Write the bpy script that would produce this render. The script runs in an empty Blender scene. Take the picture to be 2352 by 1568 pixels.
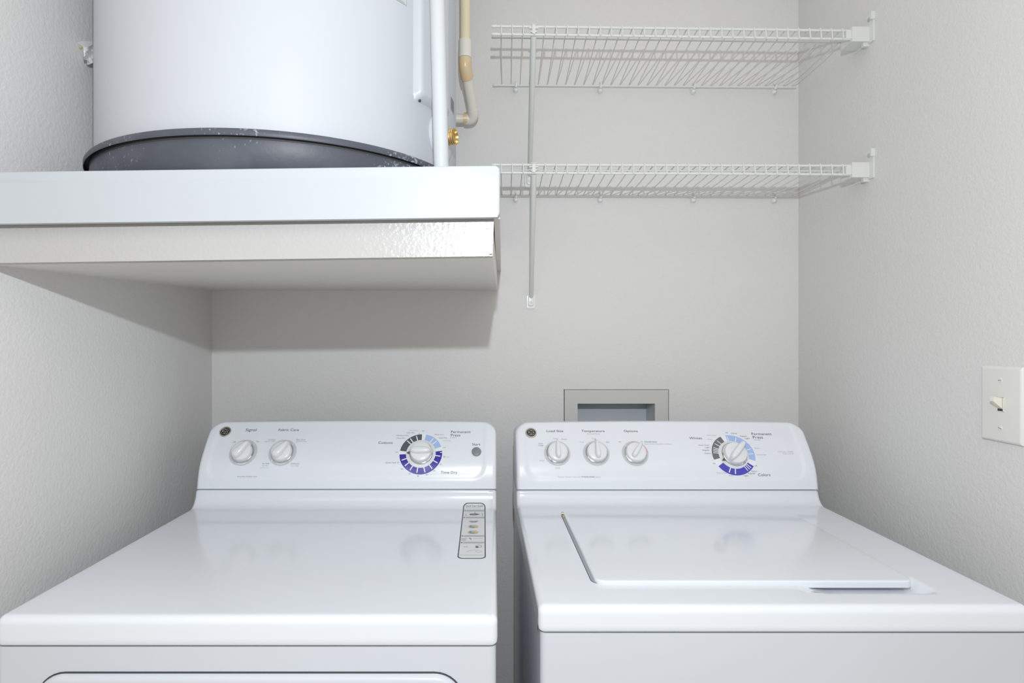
import bpy, math, random
from mathutils import Vector, Matrix
random.seed(7)
PI = math.pi

# ------------------------------------------------------------------ camera, world, lights, exposure
scn = bpy.context.scene
COL = scn.collection
CAM = Vector((0.0, 0.0, 1.30))
F = 1334.0; CX = 1105.0; CY = 779.0          # focal length in px, vanishing point of the depth lines
cd = bpy.data.cameras.new('camera'); cam = bpy.data.objects.new('camera', cd); COL.objects.link(cam)
cam.location = CAM; cam.rotation_euler = (PI/2, 0, 0)
cd.sensor_width = 36.0; cd.lens = F/2352*36.0
cd.shift_x = (1176-CX)/2352; cd.shift_y = -(784-CY)/2352
cd.clip_start = 0.02
scn.camera = cam

w = bpy.data.worlds.new('room_light'); scn.world = w; w.use_nodes = True
bg = w.node_tree.nodes['Background']; bg.inputs[0].default_value = (1.0, 0.95, 0.86, 1); bg.inputs[1].default_value = 0.88

def light(name, kind, loc, rot, power, color, **kw):
    l = bpy.data.lights.new(name, kind); l.energy = power; l.color = color
    for k, v in kw.items(): setattr(l, k, v)
    o = bpy.data.objects.new(name, l); COL.objects.link(o); o.location = loc; o.rotation_euler = rot
    return o
light('camera_flash', 'POINT', (0.0115, 0.0, 1.60), (0, 0, 0), 50.0, (0.905, 0.955, 1.0), shadow_soft_size=0.0095)
light('wall_fill_light', 'AREA', (0.42, 1.0, 2.42), (0, 0, 0), 1.5, (1.0, 0.95, 0.88), shape='RECTANGLE', size=0.8, size_y=1.0)  # overhead fill added to brighten the back wall, not a real fixture
light('overhead_fill_light', 'AREA', (0.0, -0.7, 2.42), (0, 0, 0), 14.0, (1.0, 0.97, 0.93), shape='RECTANGLE', size=2.4, size_y=1.6)  # large unseen fill added above and behind the camera to lift the machine tops

vs = scn.view_settings
scn.display_settings.display_device = 'sRGB'
vs.view_transform = 'Standard'; vs.look = 'None'; vs.gamma = 1.0; vs.use_curve_mapping = False
vs.exposure = -0.47

# ------------------------------------------------------------------ helpers
def P(px, py, D):
    return Vector(((px-CX)*D/F, D, CAM.z + (CY-py)*D/F))

def mat(name, col, rough=0.5, metal=0.0, spec=0.5, bump=None, mix=None, coat=0.0):
    m = bpy.data.materials.new(name); m.use_nodes = True
    nt = m.node_tree; b = nt.nodes['Principled BSDF']
    b.inputs['Base Color'].default_value = (*col, 1)
    b.inputs['Roughness'].default_value = rough; b.inputs['Metallic'].default_value = metal
    b.inputs['Specular IOR Level'].default_value = spec
    b.inputs['Coat Weight'].default_value = coat; b.inputs['Coat Roughness'].default_value = 0.08
    tc = nt.nodes.new('ShaderNodeTexCoord')
    if bump:
        sc, st, dist = bump
        n = nt.nodes.new('ShaderNodeTexNoise'); n.inputs['Scale'].default_value = sc
        n.inputs['Detail'].default_value = 4; n.inputs['Roughness'].default_value = 0.55
        nt.links.new(tc.outputs['Object'], n.inputs['Vector'])
        bp = nt.nodes.new('ShaderNodeBump'); bp.inputs['Strength'].default_value = st; bp.inputs['Distance'].default_value = dist
        nt.links.new(n.outputs['Fac'], bp.inputs['Height']); nt.links.new(bp.outputs['Normal'], b.inputs['Normal'])
    # slight large-scale tone variation / speckle so every material is procedural
    col2, sc2, lo, hi = mix if mix else (tuple(c*0.97 for c in col), 3.0, 0.3, 0.7)
    n2 = nt.nodes.new('ShaderNodeTexNoise'); n2.inputs['Scale'].default_value = sc2; n2.inputs['Detail'].default_value = 5
    nt.links.new(tc.outputs['Object'], n2.inputs['Vector'])
    cr = nt.nodes.new('ShaderNodeValToRGB')
    cr.color_ramp.elements[0].position = lo; cr.color_ramp.elements[0].color = (*col, 1)
    cr.color_ramp.elements[1].position = hi; cr.color_ramp.elements[1].color = (*col2, 1)
    nt.links.new(n2.outputs['Fac'], cr.inputs['Fac']); nt.links.new(cr.outputs['Color'], b.inputs['Base Color'])
    return m

M = {}
M['wall'] = mat('wall_paint', (0.70, 0.698, 0.697), 0.6, spec=0.3, bump=(135, 0.42, 0.0024), mix=((0.685, 0.681, 0.675), 2.2, .35, .7))
M['ceil'] = mat('ceiling_paint', (0.72, 0.715, 0.70), 0.8)
M['floor'] = mat('vinyl_floor', (0.42, 0.38, 0.33), 0.45, mix=((0.36, 0.32, 0.27), 9, .4, .6))
M['trim'] = mat('trim_gloss_paint', (0.495, 0.525, 0.565), 0.42, spec=0.25, bump=(40, 0.10, 0.001))
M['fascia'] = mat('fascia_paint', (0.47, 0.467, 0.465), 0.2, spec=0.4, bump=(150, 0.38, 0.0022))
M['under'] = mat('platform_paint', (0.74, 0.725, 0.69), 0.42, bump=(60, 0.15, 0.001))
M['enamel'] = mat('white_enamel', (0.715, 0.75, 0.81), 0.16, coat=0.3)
M['cab'] = mat('dimmed_enamel', (0.58, 0.612, 0.67), 0.2, coat=0.2)  # same white enamel, darkened in colour to offset the stronger frontal light
M['console'] = mat('console_plastic', (0.74, 0.775, 0.84), 0.27)
M['knob'] = mat('knob_plastic', (0.74, 0.76, 0.795), 0.22)
M['dialgrey'] = mat('dial_light_grey_print', (0.53, 0.555, 0.58), 0.4)
M['dialwhite'] = mat('dial_white_print', (0.68, 0.70, 0.71), 0.4)
M['chrome'] = mat('chrome', (0.62, 0.64, 0.66), 0.12, metal=1.0)
M['ink'] = mat('ink_dark', (0.085, 0.09, 0.11), 0.5)
M['ink2'] = mat('ink_grey', (0.24, 0.25, 0.28), 0.5)
M['ink3'] = mat('ink_pale', (0.42, 0.44, 0.47), 0.5)
M['white'] = mat('print_white', (0.78, 0.80, 0.84), 0.35)
M['slate'] = mat('print_slate', (0.085, 0.10, 0.125), 0.35)
M['slate2'] = mat('print_warm_grey', (0.15, 0.15, 0.175), 0.35)
M['sky'] = mat('print_light_blue', (0.36, 0.50, 0.80), 0.35)
M['blue'] = mat('print_royal_blue', (0.035, 0.025, 0.33), 0.3)
M['blue2'] = mat('print_bright_blue', (0.07, 0.065, 0.47), 0.3)
M['pink'] = mat('print_pink', (0.66, 0.40, 0.43), 0.4)
M['orange'] = mat('print_orange', (0.75, 0.30, 0.06), 0.4)
M['teal'] = mat('print_teal', (0.12, 0.35, 0.38), 0.4)
M['yellowink'] = mat('print_yellow', (0.75, 0.55, 0.08), 0.4)
M['start'] = mat('grey_button_plastic', (0.20, 0.235, 0.25), 0.25)
M['gapshade'] = mat('lid_recess_shade', (0.30, 0.34, 0.39), 0.4)  # grey standing in for shade in the gap beside the lid
M['black'] = mat('black_lacquer', (0.012, 0.012, 0.012), 0.25)
M['dark'] = mat('dark_gap', (0.05, 0.05, 0.055), 0.7)
M['silver'] = mat('silver', (0.62, 0.60, 0.56), 0.25, metal=1.0)
M['tank'] = mat('tank_enamel', (0.54, 0.565, 0.615), 0.5, spec=0.25)
M['cover'] = mat('cover_plastic', (0.56, 0.59, 0.635), 0.32)
M['pvc'] = mat('white_pvc', (0.58, 0.61, 0.64), 0.30)
M['cream'] = mat('cream_pipe', (0.78, 0.70, 0.49), 0.35)
M['creamc'] = mat('pale_coupling', (0.78, 0.755, 0.68), 0.4)
M['creamo'] = mat('glue_stained_elbow', (0.76, 0.56, 0.30), 0.3, mix=((0.66, 0.56, 0.40), 30, .4, .65))
M['brass'] = mat('brass', (0.72, 0.52, 0.24), 0.28, metal=1.0)
M['pan'] = mat('pan_plastic', (0.078, 0.086, 0.110), 0.45, spec=0.35, bump=(90, 0.25, 0.0012), mix=((0.11, 0.12, 0.145), 14, .45, .8))
# scuffs on the pan: sparse pale flecks
def scuff(m):
    nt = m.node_tree; b = nt.nodes['Principled BSDF']; old = b.inputs['Base Color'].links[0].from_socket
    tc = nt.nodes.new('ShaderNodeTexCoord'); v = nt.nodes.new('ShaderNodeTexNoise'); v.inputs['Scale'].default_value = 170; v.inputs['Detail'].default_value = 6
    v2 = nt.nodes.new('ShaderNodeTexNoise'); v2.inputs['Scale'].default_value = 5
    mu = nt.nodes.new('ShaderNodeMath'); mu.operation = 'MULTIPLY'
    nt.links.new(tc.outputs['Object'], v.inputs['Vector']); nt.links.new(tc.outputs['Object'], v2.inputs['Vector'])
    nt.links.new(v.outputs['Fac'], mu.inputs[0]); nt.links.new(v2.outputs['Fac'], mu.inputs[1])
    cr = nt.nodes.new('ShaderNodeValToRGB'); cr.color_ramp.elements[0].position = .33; cr.color_ramp.elements[1].position = .40
    cr.color_ramp.elements[1].color = (.75, .75, .75, 1)
    nt.links.new(mu.outputs[0], cr.inputs['Fac'])
    mx = nt.nodes.new('ShaderNodeMix'); mx.data_type = 'RGBA'
    nt.links.new(cr.outputs['Color'], mx.inputs['Factor']); nt.links.new(old, mx.inputs['A']); mx.inputs['B'].default_value = (.42, .45, .50, 1)
    nt.links.new(mx.outputs['Result'], b.inputs['Base Color'])
scuff(M['pan'])
M['wire'] = mat('white_vinyl_wire', (0.70, 0.72, 0.70), 0.35)
M['clip'] = mat('translucent_clip', (0.80, 0.81, 0.82), 0.3)
M['plate'] = mat('switch_plastic', (0.74, 0.735, 0.71), 0.3)
M['toggle'] = mat('toggle_plastic', (0.76, 0.74, 0.67), 0.3)
M['boxp'] = mat('outlet_box_frame', (0.60, 0.595, 0.575), 0.5)
M['boxin'] = mat('outlet_box_inside', (0.58, 0.62, 0.66), 0.4)
M['scrap'] = mat('plastic_sheet', (0.88, 0.89, 0.89), 0.3)
M['paper'] = mat('sticker_paper', (0.66, 0.69, 0.72), 0.35)
M['lblline'] = mat('label_outline', (0.42, 0.47, 0.38), 0.5)

class MB:
    def __init__(s): s.v = []; s.f = []; s.m = []; s.slots = []
    def slot(s, m):
        if m not in s.slots: s.slots.append(m)
        return s.slots.index(m)
    def add(s, vs_, fs, m, X=None):
        o = len(s.v); k = s.slot(m)
        for p in vs_:
            p = Vector(p); s.v.append(X @ p if X else p)
        for f in fs: s.f.append([o+i for i in f]); s.m.append(k)
    def box(s, a, b, m, X=None):
        x0, y0, z0 = a; x1, y1, z1 = b
        s.add([(x0,y0,z0),(x1,y0,z0),(x1,y1,z0),(x0,y1,z0),(x0,y0,z1),(x1,y0,z1),(x1,y1,z1),(x0,y1,z1)],
              [(0,3,2,1),(4,5,6,7),(0,1,5,4),(1,2,6,5),(2,3,7,6),(3,0,4,7)], m, X)
    def hexa(s, pts, m):      # 8 points, same order as box
        s.add(pts, [(0,3,2,1),(4,5,6,7),(0,1,5,4),(1,2,6,5),(2,3,7,6),(3,0,4,7)], m)
    def tube(s, pts, r, m, n=12, cap=True, X=None):
        pts = [Vector(p) for p in pts]; N = len(pts)
        rr = r if isinstance(r, (list, tuple)) else [r]*N
        vs_ = []; fs = []
        t = (pts[1]-pts[0]).normalized(); u = t.orthogonal().normalized()
        for i, p in enumerate(pts):
            if i == 0: tt = (pts[1]-pts[0])
            elif i == N-1: tt = (pts[-1]-pts[-2])
            else: tt = (pts[i+1]-pts[i]).normalized() + (pts[i]-pts[i-1]).normalized()
            tt.normalize(); u = (u - tt*u.dot(tt)).normalized(); vv = tt.cross(u)
            for k in range(n):
                a = 2*PI*k/n; vs_.append(p + (u*math.cos(a)+vv*math.sin(a))*rr[i])
        for i in range(N-1):
            for k in range(n):
                a = i*n+k; b = i*n+(k+1) % n; fs.append((a, b, b+n, a+n))
        if cap:
            fs.append(tuple(range(n-1, -1, -1))); fs.append(tuple((N-1)*n+k for k in range(n)))
        s.add(vs_, fs, m, X)
    def lathe(s, prof, m, n=48, X=None, a0=0, a1=2*PI):      # prof = (r, h) about local Z
        full = abs(a1-a0-2*PI) < 1e-6; c = n if full else n+1
        vs_ = []; fs = []
        for r, h in prof:
            for k in range(c):
                a = a0+(a1-a0)*k/n; vs_.append((r*math.cos(a), r*math.sin(a), h))
        for i in range(len(prof)-1):
            for k in range(n):
                a = i*c+k; b = i*c+((k+1) % c if full else k+1); fs.append((a, b, b+c, a+c))
        s.add(vs_, fs, m, X)
    def slab(s, x0, x1, y0, y1, z0, z1, rc, re, m, X=None, nc=8, ne=5, base=0.0):   # rounded-rect slab, rounded upper edge
        rings = [(0, z0)] + [(re-re*math.cos(PI/2*i/ne), z1-re+re*math.sin(PI/2*i/ne)) for i in range(ne+1)]
        vs_ = []; fs = []; n = 4*(nc+1)
        for t, z in rings:
            r = max(rc-t, 0.0002)
            for q, (cx, cy) in enumerate(((x1-rc, y1-rc), (x0+rc, y1-rc), (x0+rc, y0+rc), (x1-rc, y0+rc))):
                ox = cx + (0 if rc > t else (-(t-rc) if q in (0, 3) else (t-rc))); oy = cy + (0 if rc > t else (-(t-rc) if q in (0, 1) else (t-rc)))
                for i in range(nc+1):
                    a = PI/2*q + PI/2*i/nc; vs_.append((ox+r*math.cos(a), oy+r*math.sin(a), z))
        for i in range(len(rings)-1):
            for k in range(n):
                a = i*n+k; b = i*n+(k+1) % n; fs.append((a, b, b+n, a+n))
        fs.append(tuple(range(n-1, -1, -1))); fs.append(tuple((len(rings)-1)*n+k for k in range(n)))
        s.add(vs_, fs, m, X)

def mk(name, mb, parent=None, smooth=True, angle=35):
    """link the collected shapes as ONE mesh object (vertices are world coordinates)"""
    me = bpy.data.meshes.new(name)
    off = parent_world(parent)
    me.from_pydata([v-off for v in mb.v], [], mb.f); me.update()
    for m in mb.slots: me.materials.append(m)
    me.polygons.foreach_set('material_index', mb.m)
    o = bpy.data.objects.new(name, me); COL.objects.link(o)
    if smooth:
        me.polygons.foreach_set('use_smooth', [True]*len(me.polygons))
        try: me.set_sharp_from_angle(angle=math.radians(angle))
        except Exception: pass
    if parent: o.parent = parent
    return o
def parent_world(p):
    v = Vector((0, 0, 0))
    while p: v += p.location; p = p.parent
    return v
def thing(name, label, cat, loc, group=None):
    o = bpy.data.objects.new(name, None); COL.objects.link(o); o.location = loc
    o['label'] = label; o['category'] = cat
    if group: o['group'] = group
    return o
def tag(o, label, cat, group=None):
    o['label'] = label; o['category'] = cat
    if group: o['group'] = group
    return o
def struct(o): o['kind'] = 'structure'; return o
def smoothstep(a, b, x):
    t = min(1, max(0, (x-a)/(b-a))); return t*t*(3-2*t)
def frame(o, x, y, z):
    return Matrix(((x.x, y.x, z.x, o.x), (x.y, y.y, z.y, o.y), (x.z, y.z, z.z, o.z), (0, 0, 0, 1)))

_txt = {}
def text_mesh(body):
    if body in _txt: return _txt[body]
    c = bpy.data.curves.new('t', 'FONT'); c.body = body; c.align_x = 'CENTER'; c.resolution_u = 3
    o = bpy.data.objects.new('t', c); COL.objects.link(o)
    dg = bpy.context.evaluated_depsgraph_get(); dg.update()
    me = bpy.data.meshes.new_from_object(o.evaluated_get(dg))
    vs_ = [(v.co.x, v.co.y) for v in me.vertices]; fs = [tuple(p.vertices) for p in me.polygons]
    bpy.data.objects.remove(o); bpy.data.curves.remove(c); bpy.data.meshes.remove(me)
    x0 = min(v[0] for v in vs_); x1 = max(v[0] for v in vs_)
    vs_ = [((v[0]-(x0+x1)/2)/(x1-x0), (v[1]-0.33)/(x1-x0)) for v in vs_]
    _txt[body] = (vs_, fs); return _txt[body]

# ------------------------------------------------------------------ room shell
DW = 1.66; XL = -618*DW/F; XR = 729*DW/F; YN = 0.80; ZC = 2.44
hx0, hx1 = (1295-CX)*DW/F, (1536.5-CX)*DW/F; hz1 = CAM.z+(CY-894)*DW/F; hz0 = hz1-0.24
mb = MB()
for a, b in (((XL-.1, DW, 0), (hx0, DW+.12, ZC)), ((hx1, DW, 0), (XR+.1, DW+.12, ZC)),
             ((hx0, DW, 0), (hx1, DW+.12, hz0)), ((hx0, DW, hz1), (hx1, DW+.12, ZC))):
    mb.box(a, b, M['wall'])
struct(mk('wall_back', mb, smooth=False))
mb = MB(); mb.box((XL-.1, YN, 0), (XL, DW, ZC), M['wall']); struct(mk('wall_left', mb, smooth=False))
mb = MB(); mb.box((XR, YN, 0), (XR+.1, DW, ZC), M['wall']); struct(mk('wall_right', mb, smooth=False))
mb = MB(); mb.box((XL-.1, YN, -.1), (XR+.1, DW+.12, 0), M['floor']); struct(mk('floor', mb, smooth=False))
mb = MB(); mb.box((XL-.1, YN, ZC), (XR+.1, DW+.12, ZC+.1), M['ceil']); struct(mk('ceiling', mb, smooth=False))

# ------------------------------------------------------------------ machines
# profile of the curved console face, (depth, height below eye level)
CONS = [(1.3327,-.3445), (1.3383,-.3137), (1.348,-.287), (1.3697,-.2531), (1.394,-.2216), (1.408,-.206), (1.4135,-.1990)]
def catmull(p, n=10):
    out = []
    for i in range(len(p)-1):
        a = p[max(i-1, 0)]; b = p[i]; c = p[i+1]; d = p[min(i+2, len(p)-1)]
        for k in range(n):
            t = k/n; out.append(tuple(0.5*((2*b[j])+(-a[j]+c[j])*t+(2*a[j]-5*b[j]+4*c[j]-d[j])*t*t+(-a[j]+3*b[j]-3*c[j]+d[j])*t**3) for j in (0, 1)))
    out.append(p[-1]); return out

class Face:
    """curved control console; maps (x, s) on the face to world"""
    def __init__(s, x0, x1, dD, dz, skew, yf, recess=0.0022):
        pr = catmull(CONS); s.pr = [(a+dD, b+dz) for a, b in pr]
        s.L = [0]
        for i in range(1, len(pr)): s.L.append(s.L[-1]+math.hypot(pr[i][0]-pr[i-1][0], pr[i][1]-pr[i-1][1]))
        s.len = s.L[-1]; s.x0 = x0; s.x1 = x1; s.k = skew; s.yf = yf; s.rec = recess; s.R = 0.034
    def prof(s, t):
        if t >= s.len: i = len(s.pr)-2
        else:
            i = 0
            while i < len(s.pr)-2 and s.L[i+1] < t: i += 1
        a = s.pr[i]; b = s.pr[i+1]; l = s.L[i+1]-s.L[i]; f = (t-s.L[i])/l
        return a[0]+(b[0]-a[0])*f, a[1]+(b[1]-a[1])*f, (b[0]-a[0])/l, (b[1]-a[1])/l
    def smax(s, x):
        w = (s.x1-s.x0)/2; u = abs(x-(s.x0+s.x1)/2); L = s.len+0.0035*(1-(u/w)**2)
        if u > w-s.R: L = L-s.R+math.sqrt(max(0, s.R**2-(u-(w-s.R))**2))
        return L
    def dist(s, x, t):
        w = (s.x1-s.x0)/2; u = abs(x-(s.x0+s.x1)/2); L = s.len+0.0035*(1-(u/w)**2)
        if u > w-s.R and t > L-s.R: return s.R-math.hypot(u-(w-s.R), t-(L-s.R))
        return min(w-u, L-t)
    def at(s, x, t, off=0.0, edge=True):
        Y, z, ty, tz = s.prof(t)
        n = Vector((0, -tz, ty)); d = s.dist(x, t); r = 0.009; dis = 0
        if edge and d < r: dis = -(r-math.sqrt(max(0, r*r-(r-max(d, 0))**2)))
        # soft recessed field, open towards the top edge
        ix0 = s.x0+0.021; ix1 = s.x1-0.026; iz = 0.021; rr = 0.03
        dx = min(x-ix0, ix1-x); dy = t-iz
        dd = rr-math.hypot(max(rr-dx, 0), max(rr-dy, 0)) if (dx < rr and dy < rr) else min(dx, dy)
        dis -= s.rec*smoothstep(-0.002, 0.0075, dd)*smoothstep(0, 0.03, s.len-t+0.004)
        p = Vector((x+s.k*(Y-s.yf), Y, CAM.z+z)) + n*(dis+off)
        return p, n, Vector((s.k*ty, ty, tz)).normalized()
    def from_px(s, px, py):
        lo, hi = -0.01, s.len+0.01
        for _ in range(40):
            m = (lo+hi)/2; Y, z, _, _ = s.prof(m); y = CY-z*F/Y
            if y > py: lo = m
            else: hi = m
        Y = s.prof(lo)[0]; return (px-CX)*Y/F - s.k*(Y-s.yf), lo
    def scale(s, t): return s.prof(t)[0]/F
    def mesh(s, m, Yb):
        mb = MB(); N = 120; R = 46; w = (s.x1-s.x0)/2; c = (s.x0+s.x1)/2
        xs = []
        for i in range(N+1):
            u = -1+2*i/N; xs.append(c+w*math.sin(u*PI/2)*0.5+w*u*0.5 if False else c+w*(math.sin(u*PI/2)*0.72+u*0.28))
        vs_ = []; fs = []
        for x in xs:
            L = s.smax(x)
            for j in range(R+1):
                q = j/R; q = 1-(1-q)**1.35; q = q*0.6+ (j/R)*0.4
                vs_.append(s.at(x, L*q)[0])
        for i in range(N):
            for j in range(R):
                a = i*(R+1)+j; fs.append((a, a+R+1, a+R+2, a+1))
        # rim: bottom-left up, over the top, down right, then extrude back
        rim = [j for j in range(R+1)] + [i*(R+1)+R for i in range(1, N+1)] + [N*(R+1)+j for j in range(R-1, -1, -1)]
        o = len(vs_)
        for i in rim:
            p = vs_[i]; vs_.append(Vector((p.x+s.k*(Yb-p.y), Yb, p.z-0.004)))
        for a in range(len(rim)-1): fs.append((rim[a], rim[a+1], o+a+1, o+a))
        fs.append(tuple(o+i for i in range(len(rim)-1, -1, -1)))
        bot = [i*(R+1) for i in range(N+1)]; fs.append(tuple(bot[::-1])+(o, o+len(rim)-1))
        mb.add(vs_, fs, m); return mb
    # ---- printing on the face
    def text(s, mb, body, px, py, wpx, m, off=0.0004):
        x, t = s.from_px(px, py); sc = wpx*s.scale(t); v, f = text_mesh(body)
        mb.add([s.at(x+a*sc, t+b*sc*0.86, off, False)[0] for a, b in v], f, m)
    def arc(s, mb, c, r0, r1, a0, a1, m, off=0.0003):
        n = max(2, int(abs(a1-a0)/4)); vs_ = []; fs = []
        for i in range(n+1):
            a = math.radians(a0+(a1-a0)*i/n)
            for r in (r0, r1): vs_.append(s.at(c[0]+r*math.cos(a), c[1]+r*math.sin(a), off, False)[0])
        for i in range(n): fs.append((2*i, 2*i+1, 2*i+3, 2*i+2))
        mb.add(vs_, fs, m)
    def tick(s, mb, c, r0, r1, a, wd, m, off=0.0006):
        a = math.radians(a); ca, sa = math.cos(a), math.sin(a); vs_ = []
        for r, h in ((r0, -1), (r1, -1), (r1, 1), (r0, 1)):
            vs_.append(s.at(c[0]+r*ca-h*wd/2*sa, c[1]+r*sa+h*wd/2*ca, off, False)[0])
        mb.add(vs_, [(0, 1, 2, 3)], m)
    def fr(s, x, t):
        p, n, up = s.at(x, t, 0, False); xx = up.cross(n).normalized(); up = n.cross(xx).normalized()
        return frame(p, xx, up, n)

def sweep(pr, x0, x1, r, zb, k, yf, m, f=None, nx=60, extra=()):
    mb = MB(); N = len(pr); nor = []
    for i in range(N):
        a = pr[max(i-1, 0)]; b = pr[min(i+1, N-1)]; ty, tz = b[0]-a[0], b[1]-a[1]; l = math.hypot(ty, tz) or 1
        nor.append((-tz/l, ty/l))        # outward for a front->back profile (tangent (ty,tz))
    ed = [r*(1-math.cos(PI/2*i/7)) for i in range(8)]
    xs = sorted(set([x0+e for e in ed]+[x1-e for e in ed]+[x0+r+(x1-x0-2*r)*i/nx for i in range(nx+1)]+list(extra)))
    vs_ = []; fs = []
    for x in xs:
        d = min(x-x0, x1-x); dis = 0 if d >= r else r-math.sqrt(max(0, r*r-(r-d)**2))
        for i, (Y, z) in enumerate(pr):
            ny, nz = nor[i]; yy = Y-ny*dis; zz = z-nz*dis
            if f: zz += f(x, Y, z)
            vs_.append((x+k*(yy-yf), yy, zz+CAM.z))
    C = len(xs)
    for i in range(C-1):
        for j in range(N-1):
            a = i*N+j; fs.append((a, a+N, a+N+1, a+1))
    for side, i in ((0, 0), (1, C-1)):
        o = len(vs_)
        for j in range(N):
            v = vs_[i*N+j]; vs_.append((v[0], v[1], zb+CAM.z))
        for j in range(N-1):
            a = i*N+j; q = (a, a+1, o+j+1, o+j) if side else (a, o+j, o+j+1, a+1)
            fs.append(q)
    mb.add(vs_, fs, m); return mb

def cap_profile(yf, zt, zb, ys, zs, yb):
    pr = [(yf+0.012, zb+0.0002), (yf+0.004, zb+0.0004), (yf+0.0015, zb+0.002), (yf, zb+0.005)]
    r = 0.011; nb = 8
    for i in range(4): pr.append((yf, zb+0.005+(zt-r-zb-0.005)*(i+1)/4))
    for i in range(1, nb+1):
        a = PI/2*i/nb; pr.append((yf+r-r*math.cos(a), zt-r+r*math.sin(a)))
    y1 = ys-0.030; y0 = yf+r
    n = 110
    for i in range(1, n+1): pr.append((y0+(y1-y0)*i/n, zt))
    H = zs-zt
    for i in range(1, 15):                     # concave sweep up to the console seam
        q = i/14; a = PI/2*0.9*q
        pr.append((y1+0.028*math.sin(a)/math.sin(PI/2*.9), zt+(H-0.003)*(1-math.cos(a))/(1-math.cos(PI/2*.9))))
    for i in range(1, 5):
        a = PI/2*i/4; pr.append((ys-0.002+0.003*(1-math.cos(a))+0.0008*i, zs-0.003+0.003*math.sin(a)))
    pr.append((ys+0.03, zs)); pr.append((yb, zs)); pr.append((yb, zs-.03))
    return pr

def knob(face, parent, px, py, r, ang, kind, label=None):
    x, t = face.from_px(px, py); X = face.fr(x, t)
    h = 0.015 if kind != 'main' else 0.017
    mb = MB(); prof = [(r*1.0, 0.0012), (r*1.0, 0.006), (r*0.985, h*0.7), (r*0.93, h*0.88), (r*0.8, h*0.97), (r*0.5, h), (0.0001, h)]
    mb.lathe(prof, M['knob'], 48, X)
    k = mk('knob', mb, parent)
    if label: k['label'] = label
    # raised grip: tapered ridge
    mb = MB(); R2 = Matrix.Rotation(math.radians(ang), 4, 'Z'); Xg = X @ R2
    if kind == 'broad': L0, L1, w0, w1, hh = -0.94*r, 1.10*r, 0.62*r, 0.22*r, 0.027
    elif kind == 'main': L0, L1, w0, w1, hh = -1.0*r, 1.0*r, 0.36*r, 0.36*r, 0.027
    elif kind == 'long': L0, L1, w0, w1, hh = -1.02*r, 1.24*r, 0.34*r, 0.30*r, 0.029
    else: L0, L1, w0, w1, hh = -0.84*r, 1.14*r, 0.36*r, 0.16*r, 0.026
    n = 40; rings = []
    lv = [(1.0, 0.004), (0.985, 0.010), (0.95, hh*0.6), (0.86, hh*0.82), (0.70, hh*0.95), (0.45, hh)]
    vs_ = []; fs = []
    for sc, z in lv:
        for i in range(n):
            a = 2*PI*i/n; ca, sa = math.cos(a), math.sin(a)
            u = (L0+L1)/2 + (L1-L0)/2*math.copysign(abs(ca)**0.75, ca)*(0.5+0.5*sc if z > 0.01 else 1)
            q = (u-L0)/(L1-L0); wd = w0+(w1-w0)*q
            vv = wd*math.copysign(abs(sa)**0.8, sa)*sc
            vs_.append((u, vv, z))
    for i in range(len(lv)-1):
        for j in range(n):
            a = i*n+j; b = i*n+(j+1) % n; fs.append((a, b, b+n, a+n))
    fs.append(tuple((len(lv)-1)*n+j for j in range(n)))
    mb.add(vs_, fs, M['knob'], Xg); mk('grip', mb, k, angle=50)
    mb = MB(); mb.lathe([(r*1.0, 0.0), (r*1.10, 0.0), (r*1.11, 0.0018), (r*1.07, 0.0034), (r*1.0, 0.0040)], M['chrome'], 56, X)
    c = mk('chrome_ring', mb, k); c['label'] = 'thin chrome ring'
    return k, X

def badge(face, parent, px, py):
    x, t = face.from_px(px, py); X = face.fr(x, t); R = 0.0138
    mb = MB()
    mb.lathe([(R, 0), (R, 0.0016), (R*0.94, 0.0026), (R*0.80, 0.0028), (R*0.76, 0.0022)], M['silver'], 40, X)
    mb.lathe([(R*0.78, 0.0022), (0.0001, 0.0022)], M['black'], 40, X)
    # entwined script monogram inside a four-lobed swirl
    z = 0.0026; q = R*0.60
    def curve(pts, r=0.00042): mb.tube([(a*q, b*q, z) for a, b in pts], r, M['silver'], 6, X=X)
    for k in range(4):
        a0 = PI/4+k*PI/2
        curve([(0.50*math.cos(a0)+0.52*math.cos(a0+th), 0.50*math.sin(a0)+0.52*math.sin(a0+th)) for th in [(-2.1+4.2*i/10) for i in range(11)]], 0.00052)
    def spiral(cx, cy, r0, r1, a0, a1): curve([(cx+(r0+(r1-r0)*i/14)*math.cos(a0+(a1-a0)*i/14), cy+(r0+(r1-r0)*i/14)*math.sin(a0+(a1-a0)*i/14)) for i in range(15)])
    spiral(-0.40, 0.02, 0.36, 0.12, 1.0, 6.6); spiral(0.36, 0.30, 0.30, 0.10, 0.3, 4.6); spiral(0.38, -0.30, 0.32, 0.10, 1.8, 6.3)
    curve([(-0.05, 0.1), (-0.02, -0.35), (-0.25, -0.7)])
    b = mk('round_badge', mb, parent); b['label'] = 'round black and silver monogram badge'
    return b

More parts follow.
